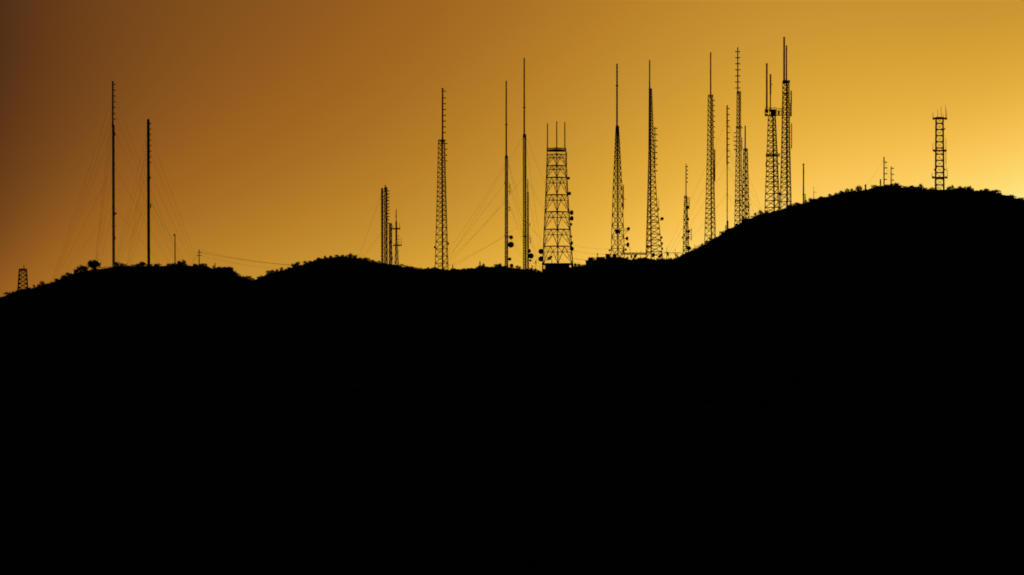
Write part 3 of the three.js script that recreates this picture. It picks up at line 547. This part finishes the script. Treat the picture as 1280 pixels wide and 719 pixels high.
{
  const t = new Thing('aerial_post', 'knee-high aerial stub hidden in brush beside the thin companion mast', 'aerial', 665.2, 2), S = t.S;
  part(t.g, 'shaft', barGeo(t.p(665.2, 340), t.p(665.2, 332), 0.7 * S, 6), M.steel); part(t.g, 'panel_antenna', barGeo(t.p(665.2, 334.2), t.p(665.2, 332), 1.5 * S, 6), M.dish);
}

// ---------------------------------------------------------------- equipment shelters
function shelter(o) {
  const t = new Thing('equipment_shelter', o.label, 'shelter', (o.x0 + o.x1) / 2, o.behind ?? -3), S = t.S, X0 = t.x(o.x0), X1 = t.x(o.x1), D = o.depth ?? 5, top = t.y(o.top), low = Math.min(t.gy(X0, D / 2), t.gy(X1, D / 2), t.gy(0, D / 2), t.gy(X0, -D / 2), t.gy(X1, -D / 2)) - 0.3, ov = o.over ?? 0.25;
  const wx0 = X0 + (o.inset ?? ov), wx1 = X1 - (o.inset ?? ov), th = o.roof ?? 0.35;
  const wb = new THREE.BoxGeometry(wx1 - wx0, top - th - low, D - 2 * ov); part(t.g, 'wall', wb.translate((wx0 + wx1) / 2, (top - th + low) / 2, 0), M.wall);
  part(t.g, 'roof', new THREE.BoxGeometry(X1 - X0, th, D).translate((X0 + X1) / 2, top - th / 2 + 0.002, 0), M.roof);
  const zf = D / 2 - ov, dx = wx0 + (wx1 - wx0) * 0.3, dy = Math.max(t.gy(dx, zf), low + 0.4), dh = Math.min(2.1, top - th - dy - 0.15);
  if (dh > 1) { const d = part(t.g, 'door', new THREE.BoxGeometry(0.95, dh, 0.08).translate(dx, dy + dh / 2, zf + 0.04), M.darkSteel); part(d, 'handle', new THREE.BoxGeometry(0.05, 0.16, 0.06).translate(dx + 0.36, dy + dh * 0.5, zf + 0.11), M.dish); }
  const v = part(t.g, 'vent', new THREE.BoxGeometry(0.8, 0.5, 0.12).translate(wx0 + (wx1 - wx0) * 0.72, top - th - 0.75, zf + 0.06), M.steel); for (let i = 0; i < 4; i++) part(v, 'louvre', new THREE.BoxGeometry(0.7, 0.05, 0.06).translate(wx0 + (wx1 - wx0) * 0.72, top - th - 0.92 + i * 0.11, zf + 0.15), M.darkSteel);
  for (const px of o.posts ?? []) for (const z of [-D / 2 + 0.3, D / 2 - 0.3]) { const x = t.x(px); part(t.g, 'post', barGeo(V(x, t.gy(x, z) - 0.3, z), V(x, top - th, z), (o.postW ?? 0.9) * S), M.steel); }
  if (o.plinth) part(t.g, 'plinth', new THREE.BoxGeometry(X1 - X0 - 0.04, t.y(o.plinth) - low, D - 2 * ov - 0.05).translate((X0 + X1) / 2, (t.y(o.plinth) + low) / 2, 0.06), M.concrete);
  for (const [a, b, y] of o.units ?? []) { const u = part(t.g, 'rooftop_unit', new THREE.BoxGeometry((b - a) * S, t.y(y) - top, 2).translate(t.x((a + b) / 2), (t.y(y) + top) / 2 + 0.004, 0), M.steel); part(u, 'grille', new THREE.BoxGeometry((b - a) * S * 0.7, (t.y(y) - top) * 0.6, 0.08).translate(t.x((a + b) / 2), (t.y(y) + top) / 2, 1.04), M.darkSteel); }
  return t;
}
shelter({ label: 'long roofed shelter with open end posts in front of the broad three-pole tower', x0: 677.4, x1: 715.8, top: 329, behind: -1, depth: 6, roof: 1.15, inset: 1.75, posts: [678.4, 714.7], postW: 1.5, plinth: 336.4 });
{
  const t = new Thing('satellite_dish', 'tilted dish on a stub post on the roof of the long shelter', 'satellite dish', 689.6, -1), S = t.S, c = t.p(688.4, 323.6);
  part(t.g, 'post', mg([barGeo(t.p(689.8, 329.1), t.p(689.8, 325), 0.8 * S, 7), barGeo(t.p(689.8, 325.2), c, 0.7 * S, 7)]), M.steel);
  const b = part(t.g, 'reflector', BOWL, M.dish); b.position.copy(c); b.scale.setScalar(4.3 * S); b.rotation.set(0.42, 0, rad(40)); part(b, 'feed_horn', mg([barGeo(V(-0.95, 0.34, 0), V(-0.1, 0.62, 0), 0.06), barGeo(V(-0.1, 0.55, 0), V(-0.1, 0.7, 0), 0.14, 8)]), M.darkSteel);
}
shelter({ label: 'low shelter with one boxy rooftop unit, at the open end of the stepped shelter row', x0: 731.6, x1: 746, top: 325.5, behind: -4, units: [[735.2, 741.4, 321.8]] });
shelter({ label: 'shelter one step higher than the one with the boxy rooftop unit', x0: 745, x1: 757, top: 321.3, behind: 3 });
shelter({ label: 'taller block of the shelter row, nearer the stepped low shelters', x0: 756.6, x1: 763.4, top: 317.6, behind: 0 });
shelter({ label: 'tall narrow block at the leg of the needle-topped tower, past the slim gap', x0: 765.2, x1: 771.2, top: 317.7, behind: 1 });
shelter({ label: 'low shelter tucked under the legs of the needle-topped tower', x0: 770, x1: 781, top: 322, behind: -2 });
{
  const t = new Thing('satellite_dish', 'small edgewise dish standing on the middle roof of the stepped shelter row', 'satellite dish', 747.4, 3), S = t.S, c = t.p(747.2, 318);
  part(t.g, 'post', barGeo(t.p(746.8, 321.4), c, 0.55 * S, 7), M.steel); const b = part(t.g, 'reflector', BOWL, M.dish); b.position.copy(c); b.scale.setScalar(2 * S); b.rotation.set(0, 0.2, rad(66)); part(b, 'feed_horn', barGeo(V(0, 0.1, 0), V(0, 0.8, 0), 0.12, 6), M.darkSteel);
}
{ // wires from the broad tower to the shelters
  const t = new Thing('power_line', 'sagging bundle of thin wires from the broad three-pole tower to the shelter row', 'power line', 738, 12);
  for (const [y0, y1, r] of [[306, 311, 0.03], [313, 317, 0.035], [322.8, 323.6, 0.06]]) { const p = t.p(714.5, y0), q = t.p(764.5, y1), pts = []; for (let i = 0; i <= 10; i++) { const u = i / 10, v = p.clone().lerp(q, u); v.y -= 0.9 * 4 * u * (1 - u); pts.push(v); } part(t.g, 'overhead_wire', new THREE.TubeGeometry(new THREE.CatmullRomCurve3(pts), 16, r, 4), M.cable); }
}

// ---------------------------------------------------------------- cacti, trees, shrubs
function saguaro(px, top, w, label) {
  const t = new Thing('saguaro_cactus', label, 'cactus', px, 2), S = t.S, H = t.y(top), R = w * S / 2, n = 26, pos = [], idx = [], rows = [[0, 0.8], [0.3, 1], [0.7, 1.02], [0.88, 0.95], [0.95, 0.75], [0.99, 0.4], [1, 0.02]];
  rows.unshift([-0.08, 0.8]);
  rows.forEach(([h, f]) => { for (let i = 0; i < n; i++) { const a = 2 * Math.PI * i / n, r = R * f * (i % 2 ? 0.86 : 1.05); pos.push(r * Math.cos(a), H * h, r * Math.sin(a)); } });
  for (let j = 1; j < rows.length; j++) for (let i = 0; i < n; i++) { const a = (j - 1) * n + i, b = (j - 1) * n + (i + 1) % n; idx.push(a, a + n, b, b, a + n, b + n); }
  const g = new THREE.BufferGeometry(); g.setAttribute('position', new THREE.Float32BufferAttribute(pos, 3)); g.setIndex(idx); g.computeVertexNormals();
  part(t.g, 'stem', g, M.cactus); part(t.g, 'crown_tip', new THREE.SphereGeometry(R * 0.42, 8, 6).translate(0, H * 0.985, 0), M.leafDry);
}
saguaro(1082, 230.4, 1.9, 'short armless saguaro on the hilltop slope beside the rounded bush');
saguaro(1100.7, 223.8, 1.6, 'taller armless saguaro right beside the four-bay hilltop mast');
saguaro(600, 326.6, 1.4, 'thin armless saguaro beside small shrubs near the foot of the dish-stacked mast');
saguaro(268.6, 328.4, 1.0, 'spindly cactus on the crest below the wooden utility pole');

function shrubGeo(kind) {                                   // unit shrub: half width about 1, height about 1.2
  const stems = [], pos = [], clumps = [];
  const nS = kind === 'tree' ? 7 : 9 + Math.floor(rnd() * 5);
  for (let i = 0; i < nS; i++) {
    const a = rr(0, 6.28), sp = rr(0.15, 0.8), h = kind === 'tree' ? rr(0.55, 0.85) : rr(0.45, 0.92) * (1.12 - sp * 0.5), foot = V(rr(-0.08, 0.08), -0.15, rr(-0.08, 0.08));
    const mid = kind === 'tree' ? V(Math.cos(a) * sp * 0.25, 0.42, Math.sin(a) * sp * 0.25) : V(Math.cos(a) * sp * 0.5, h * 0.45, Math.sin(a) * sp * 0.5), tip = V(Math.cos(a) * sp, h, Math.sin(a) * sp);
    stems.push(barGeo(foot, mid, kind === 'tree' ? 0.1 : 0.06, 5, 0.05), barGeo(mid, tip, 0.05, 4, 0.015));
    const twigs = 3 + Math.floor(rnd() * 3); clumps.push([tip, rr(0.16, 0.3)]);
    for (let k = 0; k < twigs; k++) { const u = rr(0.35, 0.95), b = mid.clone().lerp(tip, u), e = b.clone().add(V(rr(-0.28, 0.28), rr(0, 0.2), rr(-0.28, 0.28))); stems.push(barGeo(b, e, 0.025, 3, 0.01)); clumps.push([e, rr(0.12, 0.26)]); }
  }
  if (kind !== 'tree') for (let i = 0; i < (kind === 'airy' ? 10 : 34); i++) { const a = rr(0, 6.28), r = Math.sqrt(rnd()) * 0.95, top = Math.sqrt(Math.max(0, 1 - r * r)) * rr(0.75, 1.1); clumps.push([V(Math.cos(a) * r, rr(0.05, 1) * top, Math.sin(a) * r), rr(0.14, 0.3)]); }
  else for (let i = 0; i < 130; i++) { const a = rr(0, 6.28), r = Math.sqrt(rnd()) * 0.95, hh = Math.sqrt(Math.max(0, 1 - r * r)); clumps.push([V(Math.cos(a) * r, 0.6 + rr(-1, 1) * hh * 0.46, Math.sin(a) * r), rr(0.1, 0.2)]); }
  const per = kind === 'airy' ? 8 : kind === 'dense' ? 19 : kind === 'tree' ? 15 : 12;
  for (const [c, r] of clumps) for (let k = 0; k < per; k++) {
    const q = V(rr(-1, 1), rr(-0.8, 0.9), rr(-1, 1)); if (q.length() > 1) { k -= 0.5; continue; }
    const o = c.clone().addScaledVector(q, r); if (o.y < 0.02) o.y = rr(0.02, 0.12);
    const s = rr(0.05, 0.11), u = V(rr(-1, 1), rr(-1, 1), rr(-1, 1)).normalize().multiplyScalar(s), w = V(rr(-1, 1), rr(-1, 1), rr(-1, 1)).normalize().multiplyScalar(s * 0.7);
    const A = o.clone().sub(u), B = o.clone().add(w), C = o.clone().add(u), D = o.clone().sub(w);
    for (const p of [A, B, C, A, C, D]) pos.push(p.x, p.y, p.z);
  }
  const g = new THREE.BufferGeometry(); g.setAttribute('position', new THREE.Float32BufferAttribute(pos, 3)); g.computeVertexNormals();
  return { stem: mg(stems), leaf: g };
}
const KINDS = { dense: [0, 1, 2].map(() => shrubGeo('dense')), bush: [0, 1, 2].map(() => shrubGeo('bush')), airy: [0, 1].map(() => shrubGeo('airy')), tree: [0, 1].map(() => shrubGeo('tree')) };
function zone(px) {
  const Z = [[62, 'shrub on the slope just above the squat four-legged tower'], [110, 'shrub on the slope below the lone round tree'], [160, 'shrub at the foot of the taller guyed mast'], [200, 'shrub at the foot of the shorter guyed mast'], [235, 'shrub beside the foot of the lamp post'], [275, 'shrub around the foot of the utility pole'], [330, 'shrub in the notch between the two hills'], [395, 'shrub on the slope rising out of the notch'], [470, 'shrub on the rounded hilltop before the comb-like tower'], [530, 'shrub in the dip beyond the spire with two decks'], [590, 'shrub at the foot of the tower with the eight-bay pole'], [645, 'shrub beside the foot of the dish-stacked mast'], [690, 'shrub between the companion mast and the roofed shelter'], [735, 'shrub between the roofed shelter and the stepped shelter row'], [763, 'shrub beside the stepped shelter row'], [812, 'shrub under the raised cable tray'], [850, 'shrub past the foot of the flaring tower'], [900, 'shrub at the foot of the flank-panel tower'], [975, 'shrub on the rising hillside beside the crown-deck tower'], [1028, 'shrub on the hillside around the plain stout pole'], [1068, 'shrub on the bare shoulder below the rounded bush and saguaro'], [1080, 'large rounded bush right beside the short saguaro'], [1130, 'shrub around the feet of the small hilltop masts'], [1168, 'shrub on the hilltop before the ringed-deck tower'], [1225, 'shrub on the hilltop just past the ringed-deck tower'], [1400, 'shrub on the falling end of the hilltop']];
  return Z.find(z => px < z[0])[1];
}
let shrubCount = 0;
function shrub(px, cy, rx, ry, kind = 'bush', behind = rr(-1, 4), label) {   // px, centre row and half sizes in photo pixels
  const size = rx >= 4.2 ? 'broad ' : rx < 2.7 ? 'tiny ' : '', look = { dense: 'dense dark ', airy: 'sparse see-through ', bush: ry >= 2.6 ? 'tall leafy ' : 'low leafy ' }[kind], lb = label ?? size + look + zone(px), t = new Thing(kind === 'tree' ? 'small_tree' : 'shrub', lb, kind === 'tree' ? 'tree' : 'shrub', px, behind, label ? undefined : 'shrubs along the ridge crest'), S = t.S, set = KINDS[kind], G = set[shrubCount++ % set.length];
  const h = Math.max(t.y(cy - ry), 0.8), sc = [rx * S * rr(0.85, 1.05), h / 1.12, rx * S * rr(0.8, 1.1)];
  t.g.rotation.y = rr(0, 6.28);
  const st = part(t.g, kind === 'tree' ? 'trunk' : 'stem', G.stem, M.bark), lf = part(t.g, kind === 'tree' ? 'crown' : 'foliage', G.leaf, rnd() < 0.3 ? M.leafDry : M.leaf);
  for (const o of [st, lf]) o.scale.set(...sc);
}
shrub(117.4, 329.6, 8.4, 5.2, 'tree', 1, 'lone round-crowned tree on the slope below the taller guyed mast');
[[102.5, 335, 6.4, 4.6, 'dense'], [95, 338.4, 4.6, 4, 'bush'], [107, 335.4, 4, 3.4, 'bush'], [85, 343.6, 5, 3.6, 'bush'], [79, 346, 4, 3], [70.5, 350, 3.6, 3], [52.5, 354.2, 4.4, 3.6], [48, 357, 3, 2.6], [42.5, 357.8, 3, 2.6, 'airy'], [146, 330.2, 5.6, 4, 'dense'], [152, 331, 4, 2.6, 'dense'], [178, 330.4, 6.2, 3.6, 'dense'], [173, 331.2, 3, 2.4, 'dense'], [195, 331.4, 4, 1.8, 'dense'], [211, 330.8, 4, 2.2], [224.4, 328.6, 4.4, 3.8, 'dense'], [229, 328.2, 4.6, 4, 'dense'], [243.5, 330.8, 3.6, 2], [253, 331, 4, 2.4, 'dense'], [257.5, 330.4, 2.6, 2.4, 'airy'], [267, 333.8, 2.6, 3, 'airy'], [273, 336.2, 3, 2.4, 'airy'], [281, 335, 3, 1.8, 'dense'], [301, 346.8, 2.6, 2.2, 'airy'], [311.6, 346.6, 4.4, 3, 'airy'], [323, 347, 3.4, 2.4, 'airy'], [327, 346, 2.4, 2.2, 'airy'], [335, 340.4, 3.4, 2.8], [340.4, 339, 3.2, 2.6], [346, 338, 3, 2.4, 'airy'], [351.6, 336.4, 3.8, 3.4, 'airy'], [367, 331.8, 4, 3.2], [371.4, 330, 4.4, 4], [381.6, 328.4, 3.6, 2.8], [388, 327.2, 2.6, 1.8], [397.8, 323.8, 3.4, 2.4, 'dense'], [406.4, 321.6, 2.6, 2.6], [413.6, 320.6, 3, 2], [421, 319.8, 3.4, 2], [428.4, 319.8, 2.8, 1.8], [437.6, 318.6, 2.9, 3.4], [444.4, 321.4, 2, 1.5], [450.8, 323, 2, 2], [457, 324, 3, 2.2], [466.4, 326, 1.8, 2], [474, 327.4, 2.4, 2], [510, 333.6, 4.4, 2], [516, 334.6, 3, 1.8], [535, 335.6, 3, 1.6], [542.6, 335.2, 4.4, 1.8, 'dense'], [590, 335.8, 3, 1.4], [604.6, 331.4, 3, 2.8], [619.6, 331.6, 3, 2.4, 'airy'], [624.4, 331, 3.6, 2.8], [647, 334, 3, 3, 'airy'], [650, 334.4, 2, 2.6, 'airy'], [664, 336, 3, 2.2], [669, 337, 3, 2.2, 'airy'], [719, 330.6, 3.4, 2.8], [724, 331.4, 3.4, 2.6], [728.6, 332.6, 2.8, 2.2, 'airy'], [743.4, 323.6, 3, 2, 'dense'], [751, 325.4, 4, 4.4, 'bush'], [774, 322.6, 4, 2.6], [783.6, 323, 3, 2], [799, 323.6, 2.6, 1.8], [806, 323.4, 3, 2.4, 'dense'], [822, 323.8, 3, 1.6], [838, 323.4, 2.6, 1.6, 'airy'], [883, 302.6, 3, 2.2], [889, 298.6, 3.4, 2.8], [878, 305.6, 2, 1.8], [921, 281, 3, 1.8, 'dense'], [929.6, 275.4, 4, 2, 'dense'], [944, 267.8, 3, 2.6, 'airy'], [950.6, 265.2, 4.4, 3.4], [958, 264.4, 3.2, 2.6], [996.6, 255.2, 4, 2.2, 'dense'], [1007, 251.4, 3, 2.6], [1013, 249.2, 3.4, 2.8], [1026, 246.8, 3.4, 1.6, 'dense'], [1037.4, 243.8, 3, 2.2], [1044.6, 242.6, 2.8, 2.2], [1052, 240, 3, 2.6], [1059, 237.8, 4, 2.8], [1065, 237, 2.8, 2.6], [1114.6, 230.6, 3.4, 2.2], [1121.4, 230.8, 4.8, 3.2, 'dense'], [1132, 234.4, 3, 1.6], [1140, 233.6, 4, 2, 'dense'], [1151.4, 232.4, 4.4, 3.4], [1148, 234, 3, 2], [1187, 234.6, 3.6, 3], [1191, 233.6, 3, 3.2], [1201.4, 235, 5.4, 2.6, 'dense'], [1212, 234.6, 4, 3.6], [1216, 236.4, 2.6, 2], [1226, 237.6, 3, 1.8, 'airy'], [1233, 238, 4.6, 2.6, 'dense'], [1245, 240, 3.6, 2.4], [1250, 242, 3, 1.8], [1264, 245.4, 3, 1.8], [1278.6, 248.6, 3, 2]].forEach(a => shrub(...a));
shrub(1073.6, 235, 5.6, 4.4, 'bush', 1);

// ---------------------------------------------------------------- scrub too small and too many to count
{
  const G = shrubGeo('airy'), g = mg([G.leaf]), N = 11500, I = shadows(new THREE.InstancedMesh(g, M.leaf, N)), m = new THREE.Matrix4(), q = new THREE.Quaternion(), c = new THREE.Color();
  for (let i = 0; i < N; i++) {
    let x, u; if (i < 5200) { x = rr(-320, 320); u = rr(-9, 10); } else { x = rr(-560, 560); u = -Math.pow(rnd(), 1.5) * 900 - 4; }
    const qx = 640 + x * F / 3260, z = -(dCrest(x) + u), s = (i < 5200 && (qx > 118 && qx < 140 || qx > 156 && qx < 218) ? 0.45 : 1) * (i < 5200 ? rr(0.16, 0.58) * (rnd() < 0.12 ? rr(1.6, 2.4) : 1) : rr(0.8, 2.3));
    q.setFromAxisAngle(UP, rr(0, 6.28)); m.compose(V(x, ground(x, z) - 0.05, z), q, V(s * rr(1, 1.6), s, s * rr(1, 1.6))); I.setMatrixAt(i, m);
    c.setRGB(rr(0.8, 1.5), rr(0.8, 1.2), rr(0.7, 1.2)); I.setColorAt(i, c);
  }
  I.name = 'desert_scrub'; I.userData = { kind: 'stuff', label: 'low dark desert scrub scattered over the hillsides', category: 'scrub' }; scene.add(I);
  const R = new THREE.IcosahedronGeometry(1, 1), rp = R.attributes.position; for (let i = 0; i < rp.count; i++) { const v = V(rp.getX(i), rp.getY(i), rp.getZ(i)), f = 0.8 + 0.5 * (fbm(v.x * 2 + v.z, v.y * 2 - v.z, 2) + 0.25); rp.setXYZ(i, v.x * f, v.y * f * 0.7, v.z * f); } R.computeVertexNormals();
  const K = 3500, B = shadows(new THREE.InstancedMesh(R, M.concrete, K));
  for (let i = 0; i < K; i++) { const x = rr(-540, 540), u = i < 500 ? rr(-6, 6) : -Math.pow(rnd(), 1.3) * 800, z = -(dCrest(x) + u), s = i < 500 ? rr(0.1, 0.45) : rr(0.25, 1.3); q.setFromEuler(new THREE.Euler(rr(-0.3, 0.3), rr(0, 6), rr(-0.3, 0.3))); m.compose(V(x, ground(x, z) + s * 0.15, z), q, V(s, s, s)); B.setMatrixAt(i, m); c.setRGB(rr(0.35, 0.6), rr(0.3, 0.5), rr(0.25, 0.42)); B.setColorAt(i, c); }
  B.name = 'loose_rocks'; B.userData = { kind: 'stuff', label: 'loose brown rocks strewn over the hillsides', category: 'rocks' }; scene.add(B);
}
renderer.render(scene, camera);
